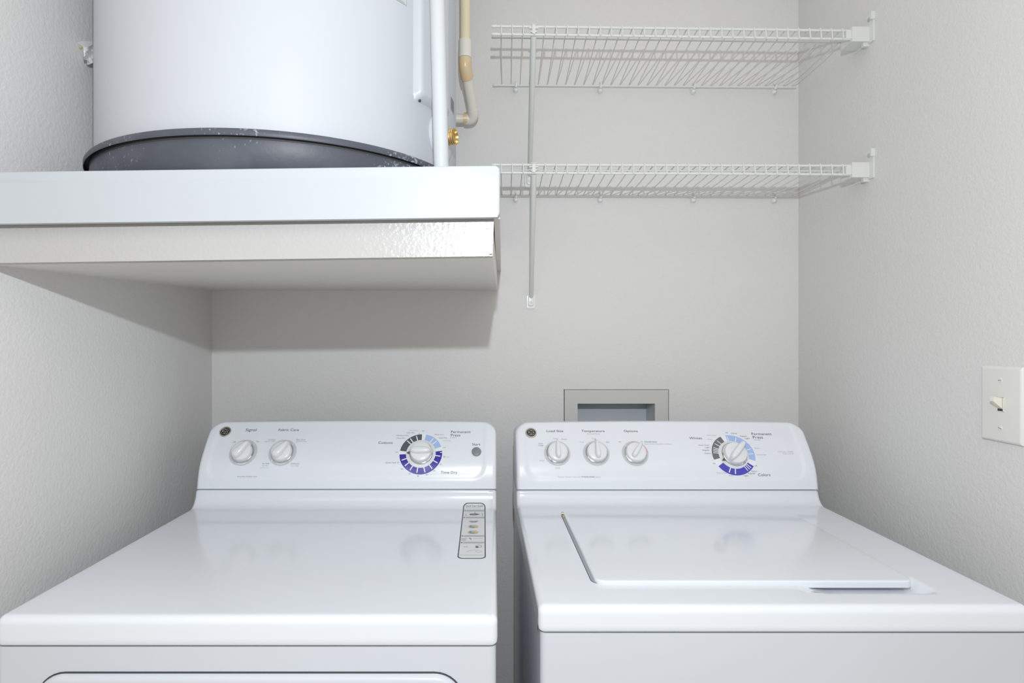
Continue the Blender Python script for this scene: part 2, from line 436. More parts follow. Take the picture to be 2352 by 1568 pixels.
# ---------------- dryer
KD = 0.024; YFD = 0.80
xd0, xd1 = (-12-CX)*0.80/F, (1143-CX)*0.80/F
ztd = -(1417-CY)*0.80/F; zbd = -(1486-CY)*0.80/F
dryer = thing('clothes_dryer', 'white clothes dryer on the left with a quick start sticker on its top', 'dryer', Vector(((xd0+xd1)/2, 1.1, 0)))
pr = cap_profile(YFD, ztd, zbd, 1.334, -.3455, 1.47)
mk('top_panel', sweep(pr, xd0, xd1, 0.009, zbd, KD, YFD, M['enamel']), dryer, angle=60)
def cabinet(x0, x1, yf, zt, yb, k):
    mb = MB(); n = 6; r = 0.010; pts = []
    for i in range(n+1):
        a = PI+PI/2*i/n; pts.append((x0+r+r*math.cos(a), yf+r+r*math.sin(a)))
    for i in range(n+1):
        a = 1.5*PI+PI/2*i/n; pts.append((x1-r+r*math.cos(a), yf+r+r*math.sin(a)))
    pts += [(x1, yb), (x0, yb)]; N = len(pts)
    vs_ = [(a+k*(b-yf), b, z) for z in (0.012, CAM.z+zt) for a, b in pts]
    fs = [(i, (i+1) % N, N+(i+1) % N, N+i) for i in range(N)] + [tuple(range(N-1, -1, -1)), tuple(range(N, 2*N))]
    mb.add(vs_, fs, M['cab']); return mb
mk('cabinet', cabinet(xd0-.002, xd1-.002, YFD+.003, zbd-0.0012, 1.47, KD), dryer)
mb = MB(); mb.box((xd0+.004, YFD+.02, CAM.z+zbd-.004), (xd1-.004, 1.45, CAM.z+zbd+.004), M['dark']); mk('seam_shade_strip', mb, dryer)  # dark filler strip standing in for shade inside the seam
for sx in (xd0+.05, xd1-.05):
    for sy in (0.87, 1.40):
        mb = MB(); mb.tube([(sx, sy, 0), (sx, sy, .013)], .018, M['dark'], 16); mk('foot', mb, dryer)
# door panel in the front face
Xf = frame(Vector((0, YFD+.003, 0)), Vector((1, 0, 0)), Vector((0, 0, 1)), Vector((0, -1, 0)))
dx0, dx1 = (85-CX)*.803/F, (1064-CX)*.803/F; dz1 = CAM.z-(1545-CY)*.803/F
mb = MB(); mb.slab(dx0-.002, dx1+.002, dz1-.52, dz1+.002, -.001, .0012, .042, .001, M['dark'], Xf)
mk('door_gap', mb, dryer)
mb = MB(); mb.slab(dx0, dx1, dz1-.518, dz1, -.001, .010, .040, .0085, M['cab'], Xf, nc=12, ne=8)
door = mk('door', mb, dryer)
fd = Face(xd0+.002, xd1+.000, -0.001, 0.0015, KD, YFD)
cons = mk('control_console', fd.mesh(M['console'], 1.47), dryer, angle=50)
badge(fd, cons, 517, 990.5)
# dial printing
pb = MB()
S = 1.0/1.0
cD = fd.from_px(966.5, 1040.3); ro = 0.0500; ri = ro*0.695
fd.arc(pb, cD, ri, ro*1.03, 0, 360, M['white'], 0.0002); fd.arc(pb, cD, 0.0005, ri, 0, 360, M['dialwhite'], 0.0002)
fd.arc(pb, cD, ri, ro, 91, 172, M['slate'])
for a in (137, 126, 107): fd.tick(pb, cD, ri, ro*.95, a, .0024, M['white'])
fd.arc(pb, cD, ri, ro, 20, 79.5, M['sky'])
for a in (55, 42): fd.tick(pb, cD, ri, ro*.95, a, .0022, M['white'])
fd.arc(pb, cD, ri, ro, -177, 8, M['blue'])
for a in (-8.5, -30, -52.5, -75, -98.5, -119.5, -139.5, -159): fd.tick(pb, cD, ri, ro*.93, a, .0024, M['white'])
fd.tick(pb, cD, ro*.90, ro*1.02, 3, .0018, M['white'])
fd.tick(pb, cD, ro*1.01, ro*1.06, 99, .0012, M['ink'])
pbD = [(558, 1038, MB()), (648.4, 1038, MB()), (967, 1040, pb), (1150, 1060, MB()), (566, 1110, MB())]
for b_, x_, y_, w_, m_ in (
    ('Signal', 576.2, 985.9, 25, 'ink'), ('Fabric Care', 663, 986, 47, 'ink'), ('Off', 537.7, 1013.8, 6.5, 'ink2'), ('On', 591.4, 1013, 6.5, 'ink2'),
    ('Cottons', 624, 1008.5, 16, 'ink2'), ('Regular Heat', 619, 1012.7, 24, 'ink3'), ('Easy Care', 690.7, 1008.5, 20, 'ink2'), ('Medium Heat', 692, 1012.7, 25, 'ink3'),
    ('Air Fluff', 609.6, 1064, 16.5, 'ink2'), ('No Heat', 608.8, 1068.7, 15, 'ink3'), ('Time Dry Only', 606, 1073.4, 19, 'ink3'),
    ('Delicates', 677.5, 1064, 19.5, 'ink2'), ('Low Heat', 676.3, 1069, 18.5, 'ink3'), ('Auto-Dry Clothes Care', 566.8, 1094, 46, 'ink2'),
    ('Cottons', 885.4, 1015.5, 33, 'ink'), ('Cool Down', 950.9, 987.2, 20, 'ink3'), ('Less Dry', 943.2, 992.5, 18, 'ink2'), ('Optimum Dry', 924.4, 998.7, 30, 'ink2'),
    ('More Dry', 921.3, 1005, 20, 'ink2'), ('Off', 971.5, 988.6, 6, 'ink2'), ('More Dry', 1008.6, 996.8, 20, 'ink2'), ('Less Dry', 1017.5, 1004.3, 19, 'ink2'),
    ('Cool Down', 1026.5, 1011, 19, 'ink3'), ('Off', 1020.8, 1027, 6, 'ink2'), ('80', 1020.6, 1048, 5, 'ink2'), ('min', 1028.5, 1048.4, 6.5, 'ink3'), ('70', 1011.8, 1066, 5, 'ink2'),
    ('60', 997.3, 1080.6, 5, 'ink2'), ('50', 980, 1089.8, 5, 'ink2'), ('40', 960, 1092.8, 5.3, 'ink2'), ('30', 940.5, 1087.5, 5, 'ink2'), ('20', 923, 1076.7, 5, 'ink2'),
    ('Quick Fluff 10', 900.4, 1061.7, 31, 'ink2'), ('Off', 910.6, 1037.7, 6, 'ink2'), ('Permanent', 1058.3, 990.6, 45, 'ink'), ('Press', 1046.2, 998.2, 22, 'ink'),
    ('Casuals', 1042, 1003.6, 14, 'ink3'), ('Start', 1094, 1019.2, 19, 'ink'), ('Time Dry', 1031.2, 1084.4, 38, 'ink')):
    fd.text(min(pbD, key=lambda q: math.hypot(q[0]-x_, q[1]-y_))[2], b_, x_, y_, w_, M[m_])
kr = 0.0240
for (kx, ky) in ((558, 1038), (648.4, 1038)):
    c = fd.from_px(kx, ky); pb = pbD[0 if kx < 600 else 1][2]; fd.arc(pb, c, 0.001, 0.0325, 0, 360, M['dialgrey'])
    for a in ((135, 45) if kx < 600 else (135, 45, 225, 315)): fd.tick(pb, c, .0275, .0315, a, .0016, M['white'])
for q in pbD: mk('dial_printing' if q[1] < 1100 and q[0] < 1100 else 'lettering', q[2], cons, smooth=False)['label'] = 'printed marks and lettering'
knob(fd, dryer, 557, 1038, kr, 52, 'broad'); knob(fd, dryer, 648, 1038, kr, 52, 'broad')
k, X = knob(fd, dryer, 967, 1039.5, 0.0250, 180, 'main')
mb = MB(); mb.add([(-0.0345, 0, .0022), (-0.0265, .0040, .0022), (-0.0265, -.0040, .0022)], [(0, 2, 1)], M['ink'], X)
mb.add([(-0.0345, 0, .0010), (-0.0265, .0040, .0010), (-0.0265, -.0040, .0010)], [(0, 1, 2)], M['ink'], X)
mk('pointer', mb, k, smooth=False)['label'] = 'dark triangular pointer'
x, t = fd.from_px(1094.3, 1036.5); X = fd.fr(x, t)
mb = MB(); mb.lathe([(.0112, 0), (.0112, .0018), (.0104, .0030), (.006, .0040), (.0001, .0043)], M['start'], 36, X)
mk('start_button', mb, dryer)['label'] = 'round grey start button'

# quick start sticker on the dryer top
prD = [q for q in pr if q[0] > YFD+.012 or q[1] >= ztd-1e-6][:-3]
prD = [q for q in prD if q[0] > YFD+.011]
def row_hit(py):             # depth and height where an image row meets the top panel
    for a, b in zip(prD[:-1], prD[1:]):
        ya = CY-a[1]*F/a[0]; yb = CY-b[1]*F/b[0]
        if yb <= py <= ya: f = (ya-py)/(ya-yb+1e-9); return a[0]+(b[0]-a[0])*f, a[1]+(b[1]-a[1])*f
    return prD[-1]
def arc_of(D):
    L = 0
    for a, b in zip(prD[:-1], prD[1:]):
        if b[0] >= D: return L+(D-a[0])/(b[0]-a[0]+1e-12)*math.hypot(b[0]-a[0], b[1]-a[1])
        L += math.hypot(b[0]-a[0], b[1]-a[1])
    return L
Ya, za_ = row_hit(1283); Yb_, zb_ = row_hit(1154.5); La, Lb = arc_of(Ya), arc_of(Yb_)
sa = ((1050-CX)*Ya/F, Ya); sb = ((1116-CX)*Ya/F, Ya); sc_ = ((1064-CX)*Yb_/F, Ya+(Lb-La)); sd = ((1115-CX)*Yb_/F, sc_[1])
def stk(u, v):   # 0..1 across, 0..1 front to back, following the curve of the panel
    L = La+(Lb-La)*v; acc = 0; Y, z = prD[-1]
    for a, b in zip(prD[:-1], prD[1:]):
        l = math.hypot(b[0]-a[0], b[1]-a[1])
        if acc+l >= L: f = (L-acc)/l; Y = a[0]+(b[0]-a[0])*f; z = a[1]+(b[1]-a[1])*f; break
        acc += l
    xa = sa[0]+(sc_[0]-sa[0])*v; xb = sb[0]+(sd[0]-sb[0])*v; return Vector((xa+(xb-xa)*u, Y, CAM.z+z))
def stick_outline(mb, ins, z, m):
    W = sb[0]-sa[0]; H = sc_[1]-sa[1]; r = .011-ins*.7; vs_ = []; fs = []; n = 60
    for i in range(n+1):
        q = .5-.5*math.cos(PI*i/n); y = ins+(H-2*ins)*q; d = min(y-ins, H-ins-y)
        e = ins+(r-math.sqrt(max(0, r*r-(r-d)**2)) if d < r else 0)
        for x in (e, W-e): vs_.append(stk(x/W, y/H)+Vector((0, 0, z)))
    for i in range(n): fs.append((2*i, 2*i+1, 2*i+3, 2*i+2))
    mb.add(vs_, fs, m)
mb = MB(); stick_outline(mb, 0, .0003, M['ink']); stick_outline(mb, .0022, .0005, M['paper'])
def sq(u0, u1, v0, v1, m, z=.0007):
    mb.add([stk(u0, v0)+Vector((0, 0, z)), stk(u1, v0)+Vector((0, 0, z)), stk(u1, v1)+Vector((0, 0, z)), stk(u0, v1)+Vector((0, 0, z))], [(0, 1, 2, 3)], m)
def stxt(body, u, v, wd, m):
    vv, f = text_mesh(body); W = sb[0]-sa[0]; H = sc_[1]-sa[1]
    mb.add([stk(u+a*wd, v+b*wd*W/H*1.5)+Vector((0, 0, .0008)) for a, b in vv], f, m)
def ell(u, v, ru, rv, m, z=.0008, a0=0, a1=360, rin=0):
    pts = []; n = 16
    for i in range(n+1):
        a = math.radians(a0+(a1-a0)*i/n); pts.append(stk(u+ru*math.cos(a), v+rv*math.sin(a))+Vector((0, 0, z)))
    for i in range(n, -1, -1):
        a = math.radians(a0+(a1-a0)*i/n); pts.append(stk(u+ru*rin*math.cos(a), v+rv*rin*math.sin(a))+Vector((0, 0, z)))
    N = len(pts)
    mb.add(pts, [(i, i+1, N-2-i, N-1-i) for i in range(n)], m)
def vy(y):  # crop row (0..1) of the photo to v along the sticker
    return (arc_of(row_hit(1130+y/8.2545)[0])-La)/(Lb-La)
stxt('Quick Start Guide', .5, vy(265), .78, M['ink'])
sq(.10, .80, vy(303), vy(298), M['ink3'])
for y0, y1 in ((343, 366), (472, 496), (820, 848), (945, 974)):
    sq(.16, .95, vy(y1), vy(y0), M['ink3']); ell(.10, vy((y0+y1)/2), .035, .012, M['ink2'])
ell(.5, vy(425), .20, .02, M['ink'], rin=.55); sq(.42, .75, vy(430), vy(420), M['ink2']); sq(.14, .16, vy(460), vy(420), M['ink2']); sq(.85, .87, vy(460), vy(405), M['ink2'])
sq(.53, .56, vy(410), vy(380), M['ink2'])
ell(.5, vy(545), .20, .03, M['ink3'], a0=180, a1=360); ell(.5, vy(560), .18, .018, M['ink2'], a0=200, a1=340, rin=.5)
for y_, m1, m2 in ((660, 'orange', 'teal'), (768, 'orange', 'teal')):
    ell(.5, vy(y_-6), .21, .030, M['ink3'], a0=0, a1=180, z=.0007)
    ell(.5, vy(y_), .21, .024, M[m1], a0=180, a1=360); ell(.5, vy(y_), .21, .02, M['yellowink'], rin=.6, a0=0, a1=180)
    ell(.46, vy(y_+12), .10, .012, M[m2], z=.0009); ell(.40, vy(y_-10), .05, .012, M['ink2'], z=.001)
for i in range(4): sq(.07, .28-.03*(i % 2), vy(882+i*15), vy(876+i*15), M['ink3'])
ell(.36, vy(905), .10, .03, M['ink'], a0=0, a1=90, rin=.75); sq(.5, .9, vy(886), vy(882), M['ink3'])
ell(.74, vy(1030), .12, .022, M['ink2'], rin=.85); ell(.68, vy(1045), .06, .012, M['ink']); sq(.18, .34, vy(1042), vy(1034), M['ink3'])
ell(.6, vy(1175), .35, .06, M['ink3'], a0=40, a1=150, rin=.97); sq(.08, .92, vy(1198), vy(1194), M['ink3']); ell(.75, vy(1115), .12, .03, M['ink3'], rin=.92, a0=180, a1=330)
mk('guide_sticker', mb, dryer, smooth=False)['label'] = 'black outlined quick start guide sticker'

# ---------------- washer
YFW = 0.82; xw0, xw1 = (1237-CX)*YFW/F, (2371-CX)*YFW/F
ztw = -(1393-CY)*YFW/F; zbw = -(1454.5-CY)*YFW/F
washer = thing('washing_machine', 'white top-loading washing machine on the right with a raised lid and four control knobs', 'washing machine', Vector(((xw0+xw1)/2, 1.1, 0)))
pr = cap_profile(YFW, ztw, zbw, 1.337, -.3472, 1.47)
lx0, lx1, ly0, ly1 = .1765, .668, .892, 1.252
def scoop(x, Y, z):
    if z < ztw-0.001 or Y > .93 or Y < .84: return 0
    a = smoothstep(.475, .545, x)*(1-smoothstep(.668, .684, x)); b = smoothstep(.862, .878, Y)*(1-smoothstep(.905, .925, Y))
    return -0.012*a*b
mk('top_panel', sweep(pr, xw0, xw1, 0.009, zbw, 0, YFW, M['enamel'], scoop, 60, [.47+.22*i/60 for i in range(61)]), washer, angle=60)
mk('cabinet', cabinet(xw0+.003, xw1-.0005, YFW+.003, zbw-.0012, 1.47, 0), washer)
mb = MB(); mb.box((xw0+.006, YFW+.02, CAM.z+zbw-.004), (xw1-.006, 1.45, CAM.z+zbw+.004), M['dark']); mk('seam_shade_strip', mb, washer)  # dark strip imitating the shaded seam under the washer top
for sx in (xw0+.05, xw1-.05):
    for sy in (0.89, 1.40):
        mb = MB(); mb.tube([(sx, sy, 0), (sx, sy, .013)], .018, M['dark'], 16); mk('foot', mb, washer)
mb = MB(); mb.slab(lx0, lx1, ly0, ly1, CAM.z+ztw-.004, CAM.z+ztw+.0065, .016, .0030, M['enamel'], nc=10, ne=6)
lid = mk('lid', mb, washer, angle=60)
mb = MB(); mb.slab(lx0-.0052, lx1+.0005, ly0+.005, ly1+.002, CAM.z+ztw-.003, CAM.z+ztw+.0003, .014, .0002, M['dark']); mb.slab(lx0-.0043, lx1+.0003, ly0+.0055, ly1+.0015, CAM.z+ztw-.003, CAM.z+ztw+.0006, .0135, .0002, M['gapshade']); mk('lid_gap_shade', mb, washer)  # flat dark and grey sheets imitating the shaded gap beside the lid
mb = MB(); mb.tube([(lx0-.004, ly1-.004, CAM.z+ztw+.003), (lx0+.002, ly1-.004, CAM.z+ztw+.003)], .0035, M['silver'], 12)
mb.tube([(lx0-.0015, ly1-.03, CAM.z+ztw+.0015), (lx0-.0015, ly1-.012, CAM.z+ztw+.002)], .0016, M['brass'], 8); mk('hinge_pin', mb, lid)
fw = Face(xw0+.001, xw1-.001, 0, 0, 0, YFW)
consw = mk('control_console', fw.mesh(M['console'], 1.47), washer, angle=50)
badge(fw, consw, 1220, 993)
pb = MB(); cW = fw.from_px(1685.5, 1042.5)
fw.arc(pb, cW, ri, ro*1.03, 0, 360, M['white'], .0002); fw.arc(pb, cW, .0005, ri, 0, 360, M['dialwhite'], .0002)
fw.arc(pb, cW, ri, ro, 113, 195, M['slate2'])
for a in (131, 144, 158, 163.5, 169, 175): fw.tick(pb, cW, ri, ro*.94, a, .0017, M['white'])
fw.arc(pb, cW, ri, ro, -19, 98.5, M['sky'])
for a in (94.5, 69, 17.5, 1.5): fw.tick(pb, cW, ri, ro*.93, a, .0020, M['white'])
fw.arc(pb, cW, ri, ro, -145, -35, M['blue2'])
for a in (-43.5, -50, -57, -95, -113): fw.tick(pb, cW, ri, ro*.94, a, .0024 if a < -90 else .0017, M['white'])
pbW = [(1280, 1039, MB()), (1370, 1039, MB()), (1460, 1040, MB()), (1685, 1042, pb), (1850, 1039, MB()), (1340, 1115, MB())]
for b_, x_, y_, w_, m_ in (
    ('Load Size', 1274.8, 988.5, 38, 'ink'), ('Temperature', 1362.3, 988.5, 53, 'ink'), ('All Cold Rinse', 1363.2, 995.1, 30, 'ink3'), ('Options', 1449, 988.6, 31.5, 'ink'),
    ('Super', 1276.0, 1005.5, 10.5, 'ink3'), ('Reset', 1296.3, 1007.2, 13, 'ink3'), ('Extra', 1242.5, 1017.3, 10.5, 'ink2'), ('Large', 1242.5, 1021.6, 11.5, 'ink2'),
    ('Large', 1244.6, 1056, 11.5, 'ink3'), ('Small', 1281.6, 1074, 11, 'ink3'), ('Warm', 1364, 1005.5, 10, 'ink3'), ('Cold', 1336.3, 1013.8, 9, 'ink3'),
    ('Hot', 1396.3, 1013.8, 8, 'ink2'), ('Off', 1424, 1013.8, 6, 'ink2'), ('POWER RINSE', 1495, 1013.8, 28, 'ink'), ('Select when using Fabric Softener', 1512.4, 1018.3, 63, 'ink3'),
    ('Flexible Clothes Care with', 1308, 1095, 52, 'ink3'), ('POWER RINSE', 1351, 1095, 30, 'ink'), ('option', 1374, 1095, 13, 'ink3'),
    ('Whites', 1598.2, 1005, 29, 'ink'), ('Drain & Spin', 1635.2, 998.5, 21, 'ink3'), ('Rinse', 1631.2, 1007.4, 10, 'ink3'), ('Quick Wash -', 1618.2, 1021, 27, 'ink2'),
    ('Light', 1625.7, 1026.3, 11, 'ink2'), ('Regular', 1622.6, 1032.6, 16.5, 'ink2'), ('Heavy', 1626.2, 1039.7, 14, 'ink2'), ('Off', 1641, 1063.7, 6, 'ink2'), ('Off', 1669.8, 992.5, 6, 'ink2'),
    ('Heavy', 1686.3, 994, 13.5, 'ink2'), ('Regular', 1708.8, 1000.3, 16, 'ink2'), ('Light', 1717, 1005.5, 11, 'ink2'), ('Permanent', 1749.7, 995.3, 46, 'ink'), ('Press', 1741.4, 1003, 23, 'ink'),
    ('Casuals', 1739.8, 1008.7, 14, 'ink3'), ('Rinse', 1739, 1028.2, 10, 'ink3'), ('Drain & Spin', 1749.7, 1043.1, 22, 'ink3'), ('Off', 1737, 1069, 6, 'ink2'), ('Heavy', 1733.2, 1081.4, 14, 'ink2'),
    ('Regular', 1727.5, 1086.5, 17, 'ink2'), ('Light', 1714.6, 1091.6, 11, 'ink2'), ('Rinse', 1680, 1091.6, 10, 'ink3'), ('Drain & Spin', 1658, 1085.6, 23, 'ink3'), ('Colors', 1756.3, 1090, 28, 'ink'),
    ('Pull Knob to START,', 1805.9, 1036.5, 36, 'ink3'), ('Push to STOP', 1811.7, 1041, 24, 'ink3')):
    fw.text(min(pbW, key=lambda q: math.hypot(q[0]-x_, q[1]-y_))[2], b_, x_, y_, w_, M[m_])
for i, (kx, ky) in enumerate(((1280, 1039.5), (1369.8, 1039.5), (1459.4, 1040))):
    c = fw.from_px(kx, ky); pb = pbW[i][2]; fw.arc(pb, c, .001, .0310, 0, 360, M['dialgrey'])
    for a in ((105, 75, 155, 200, 270), (125, 90, 55), (135,))[i]: fw.tick(pb, c, .0262, .0300, a, .0013, M['white'])
    if i == 2: fw.arc(pb, c, .0262, .0310, 68, 98, M['pink'], .0006); fw.arc(pb, c, .0262, .0310, 5, 42, M['pink'], .0006)
    if i < 2: fw.tick(pb, c, .0325, .0360, 86 if i == 0 else 88, .0011, M['ink'])
    else: fw.tick(pb, c, .0335, .0375, 57, .0012, M['ink'])
for q in pbW: mk('dial_printing' if q[1] < 1100 and q[0] < 1800 else 'lettering', q[2], consw, smooth=False)['label'] = 'printed marks and lettering'
knob(fw, washer, 1280.5, 1039, .0236, 90, 'thin'); knob(fw, washer, 1370.5, 1039, .0236, 91, 'thin'); knob(fw, washer, 1460, 1040, .0236, 55, 'thin')
k, X = knob(fw, washer, 1687.5, 1042, .0262, 47, 'long')
mb = MB(); A = math.radians(217)
tri = [Vector((.0335*math.cos(A+d), .0335*math.sin(A+d), .0022)) for d in (-.13, .10)]+[Vector((.0275*math.cos(A), .0275*math.sin(A), .0022))]
tri = [Vector((-.0335, -.0165, .0022)), Vector((-.0235, -.0165, .0022)), Vector((-.0275, -.0088, .0022))]
mb.add(tri, [(0, 1, 2)], M['ink'], X); mk('pointer', mb, k, smooth=False)['label'] = 'dark triangular pointer'

# ------------------------------------------------------------------ platform carrying the water heater
DT = 0.866; DF = 0.886
plat = thing('heater_platform', 'white painted platform with gloss front trim above the dryer, under the water heater', 'platform', Vector((XL+.4, 1.27, CAM.z+.12)))
zU = CAM.z+(CY-667)*DW/F                      # underside at the wall
# box body with slightly skewed end
fl = P(-48, 604.5, DF); frr = P(1131, 588, DF); bl = Vector((XL, DW, zU)); br = Vector((37*DW/F, DW, zU))
fl.x = XL
zd = CAM.z+.2538
# smooth (sagging) underside: from front edge to the back wall
mb = MB(); nu = 24; vs_ = []; fs = []
for i in range(nu+1):
    q = i/nu
    for (p, r_) in ((fl, bl), (frr, br)):
        v = p.lerp(r_, q); vs_.append(v)
o = 2*(nu+1)
for i in range(nu+1):
    for j in (0, 1): v = vs_[2*i+j]; vs_.append(Vector((v.x, v.y, zd-.002)))
for i in range(nu):
    a = 2*i; fs += [(a, a+2, a+3, a+1), (o+a, o+a+1, o+a+3, o+a+2), (a+1, a+3, o+a+3, o+a+1), (a, o+a, o+a+2, a+2)]
fs += [(0, 1, o+1, o), (2*nu, o+2*nu, o+2*nu+1, 2*nu+1)]
mb.add(vs_, fs, M['under']); mk('deck_box', mb, plat, smooth=False)
def board(a, b, c, d, thick, m, name, r=.004, tilt=0):
    """upright board on the front: corners a(bl) b(br) c(tr) d(tl) on the front plane, rounded edges"""
    mb = MB(); n = 5; off = Vector((0, 1, 0)); rings = []
    P4 = [Vector(a), Vector(b), Vector(c), Vector(d)]; cen = sum(P4, Vector())/4
    ux = (P4[1]-P4[0]).normalized(); uz = (P4[3]-P4[0]).normalized()
    def ring(ins, y):
        out = []
        for i, p in enumerate(P4):
            sx = 1 if i in (0, 3) else -1; sz = 1 if i < 2 else -1
            for k_ in range(5):
                # small corner rounding
                rc = .008; ang = {0: PI, 1: 1.5*PI, 2: 0, 3: .5*PI}[i]+PI/2*k_/4
                c0 = p+ux*sx*(rc)+uz*sz*(rc)
                out.append(c0+(ux*math.cos(ang)+uz*math.sin(ang))*max(rc-ins, .0005)+Vector((0, y, 0)))
        return out
    vs_ = []; lv = [(0, thick)]+[(r-r*math.cos(PI/2*i/n), r-r*math.sin(PI/2*i/n)) for i in range(n+1)]
    for ins, y in lv: vs_ += ring(ins, y)
    N = 20; fs = []
    for i in range(len(lv)-1):
        for j in range(N): a_ = i*N+j; b_ = i*N+(j+1) % N; fs.append((a_, b_, b_+N, a_+N))
    fs.append(tuple(range(N-1, -1, -1))); fs.append(tuple((len(lv)-1)*N+j for j in range(N)))
    mb.add(vs_, fs, m); return mk(name, mb, plat, angle=50)
A_ = P(-65, 515.5, DT); B_ = P(1148.5, 499, DT); C_ = P(1148.5, 379, DT); D_ = P(-65, 394.8, DT)
A_.x = D_.x = XL+.0005
trimb = board(A_, B_, C_, D_, .0075, M['trim'], 'front_trim', r=.003)
# routed step along the top of the trim
mb = MB(); s0 = P(0, 421.5, DT); s1 = P(1148.5, 403.5, DT)
u0 = Vector((XL+.001, DT+.0005, s0.z)); u1 = Vector((B_.x-.002, DT+.0005, s1.z))
z0_ = A_.z+.0002; z1_ = B_.z+.0002; xr_ = B_.x-.0035
mb.hexa([(u0.x, DT-.0014, z0_), (xr_, DT-.0014, z1_), (xr_, DT+.006, z1_), (u0.x, DT+.006, z0_),
         (u0.x, DT-.0006, u0.z), (xr_, DT-.0006, u1.z), (xr_, DT+.006, u1.z), (u0.x, DT+.006, u0.z)], M['trim'])
mk('trim_facing', mb, trimb, smooth=False)
# fascia below
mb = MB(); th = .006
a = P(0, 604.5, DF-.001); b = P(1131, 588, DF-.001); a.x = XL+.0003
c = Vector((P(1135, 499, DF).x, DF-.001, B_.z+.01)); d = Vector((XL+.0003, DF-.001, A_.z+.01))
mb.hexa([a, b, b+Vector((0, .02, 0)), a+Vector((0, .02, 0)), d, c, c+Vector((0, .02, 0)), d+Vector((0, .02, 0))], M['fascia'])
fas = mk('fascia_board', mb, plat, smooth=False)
mb = MB(); q = P(1125.5, 583.5, DF-.0014)
mb.add([q+Vector((-.003, 0, .0016)), q+Vector((-.0005, 0, .0002)), q+Vector((.003, 0, .0004)), q+Vector((.0035, 0, -.0010)), q+Vector((.0008, 0, -.0012)), q+Vector((-.001, 0, -.0004))], [(0, 5, 4, 3, 2, 1)], M['dark'])
mk('paint_chip', mb, fas, smooth=False)['label'] = 'small dark chip in the paint'
# return trim along the right end
xo0 = P(1147.5, 500, DF).x; xo1 = 45.5*DW/F; xi0 = P(1134, 500, DF).x; xi1 = 36*DW/F
zb0 = B_.z+.001; zb1 = CAM.z+(CY-622.5)*DW/F; zt0 = C_.z-.001; zt1 = zt0
mb = MB(); mb.hexa([(xi0, DF-.004, zb0), (xo0, DF-.004, zb0), (xo1, DW, zb1), (xi1, DW, zb1), (xi0, DF-.004, zt0), (xo0, DF-.004, zt0), (xo1, DW, zt1), (xi1, DW, zt1)], M['under'])
mk('side_trim', mb, plat, smooth=False)
mb = MB(); mb.hexa([(XL, DF+.006, zd-.003), (xo0-.001, DF+.006, zd-.003), (xo1-.001, DW, zd-.003), (XL, DW, zd-.003), (XL, DF+.006, zd+.0005), (xo0-.001, DF+.006, zd+.0005), (xo1-.001, DW, zd+.0005), (XL, DW, zd+.0005)], M['trim'])
mk('platform_top', mb, plat, smooth=False)

# ------------------------------------------------------------------ drain pan and water heater
HX, HY = -.4024, 1.231; zp = zd+.0008
X0 = Matrix.Translation((HX, HY, 0)); zr = CAM.z+.3165
pan = MB()
pan.lathe([(.0001, zp), (.349, zp), (.3535, zp+.003), (.3555, zr-.014)], M['pan'], 120, X0)
pan.lathe([(.3555, zr-.014), (.3556, zr-.002), (.3628, zr-.002), (.3628, zr-.0105)], M['dark'], 120, X0)  # groove under the rim lip coloured darker to deepen its shade
pan.lathe([(.3628, zr-.0105), (.3640, zr-.0112), (.3648, zr-.010), (.3648, zr-.003), (.3630, zr-.0003), (.3600, zr), (.3550, zr), (.3535, zr-.004), (.3510, zp+.006), (.345, zp+.004), (.0001, zp+.004)], M['pan'], 120, X0)
tag(mk('drain_pan', pan, angle=60), 'round black plastic drain pan under the white water heater', 'drain pan')
heater = thing('water_heater', 'tall white cylindrical water heater standing in a black pan on the platform', 'water heater', Vector((HX, HY, zp+.004)))
TR = .349
mb = MB(); mb.lathe([(.0001, zp+.0045), (TR-.012, zp+.0045), (TR-.003, zp+.012), (TR, zp+.022), (TR, 2.30), (TR-.02, 2.325), (.0001, 2.34)], M['tank'], 128, X0)
tank = mk('tank', mb, heater)
def tank_at(ang, z, off=0):   # ang measured from +X, counter-clockwise (front = -90)
    a = math.radians(ang); n = Vector((math.cos(a), math.sin(a), 0)); return Vector((HX, HY, z))+n*(TR+off), n
def tank_ang(px):            # surface angle hit by an image column
    k_ = (px-CX)/F; a = 1+k_*k_; b = -2*(k_*HX+HY); c = HX*HX+HY*HY-TR*TR
    D = (-b-math.sqrt(max(0, b*b-4*a*c)))/(2*a); return math.degrees(math.atan2(D-HY, k_*D-HX)), D
# raised access cover curving round the jacket
def curved_cover(a0, a1, z0, z1, th, r, m, name, parent, lab=None):
    mb = MB(); na = 28; nz = 40; W = math.radians(a1-a0)*TR; H = z1-z0; vs_ = []; fs = []
    for i in range(na+1):
        u = i/na; u = .5-.5*math.cos(PI*u)*.45-.5*.55*(1-2*u)
        for j in range(nz+1):
            v = j/nz; v = .5-.5*math.cos(PI*v)*.45-.5*.55*(1-2*v)
            dx = min(u, 1-u)*W; dz = min(v, 1-v)*H; R = r*1.6
            d = R-math.hypot(max(R-dx, 0), max(R-dz, 0)) if dx < R and dz < R else min(dx, dz)
            e = th if d >= r else th*math.sqrt(max(0, 1-((r-max(d, 0))/r)**2))
            p, n = tank_at(a0+(a1-a0)*u, z0+H*v, e-.001 if d > 0 else -.002); vs_.append(p)
    for i in range(na):
        for j in range(nz): a = i*(nz+1)+j; fs.append((a, a+nz+1, a+nz+2, a+1))
    mb.add(vs_, fs, m); o = mk(name, mb, parent, angle=70)
    if lab: o['label'] = lab
    return o
aA, DA = tank_ang(954); z_c = CAM.z+(CY-231)*DA/F
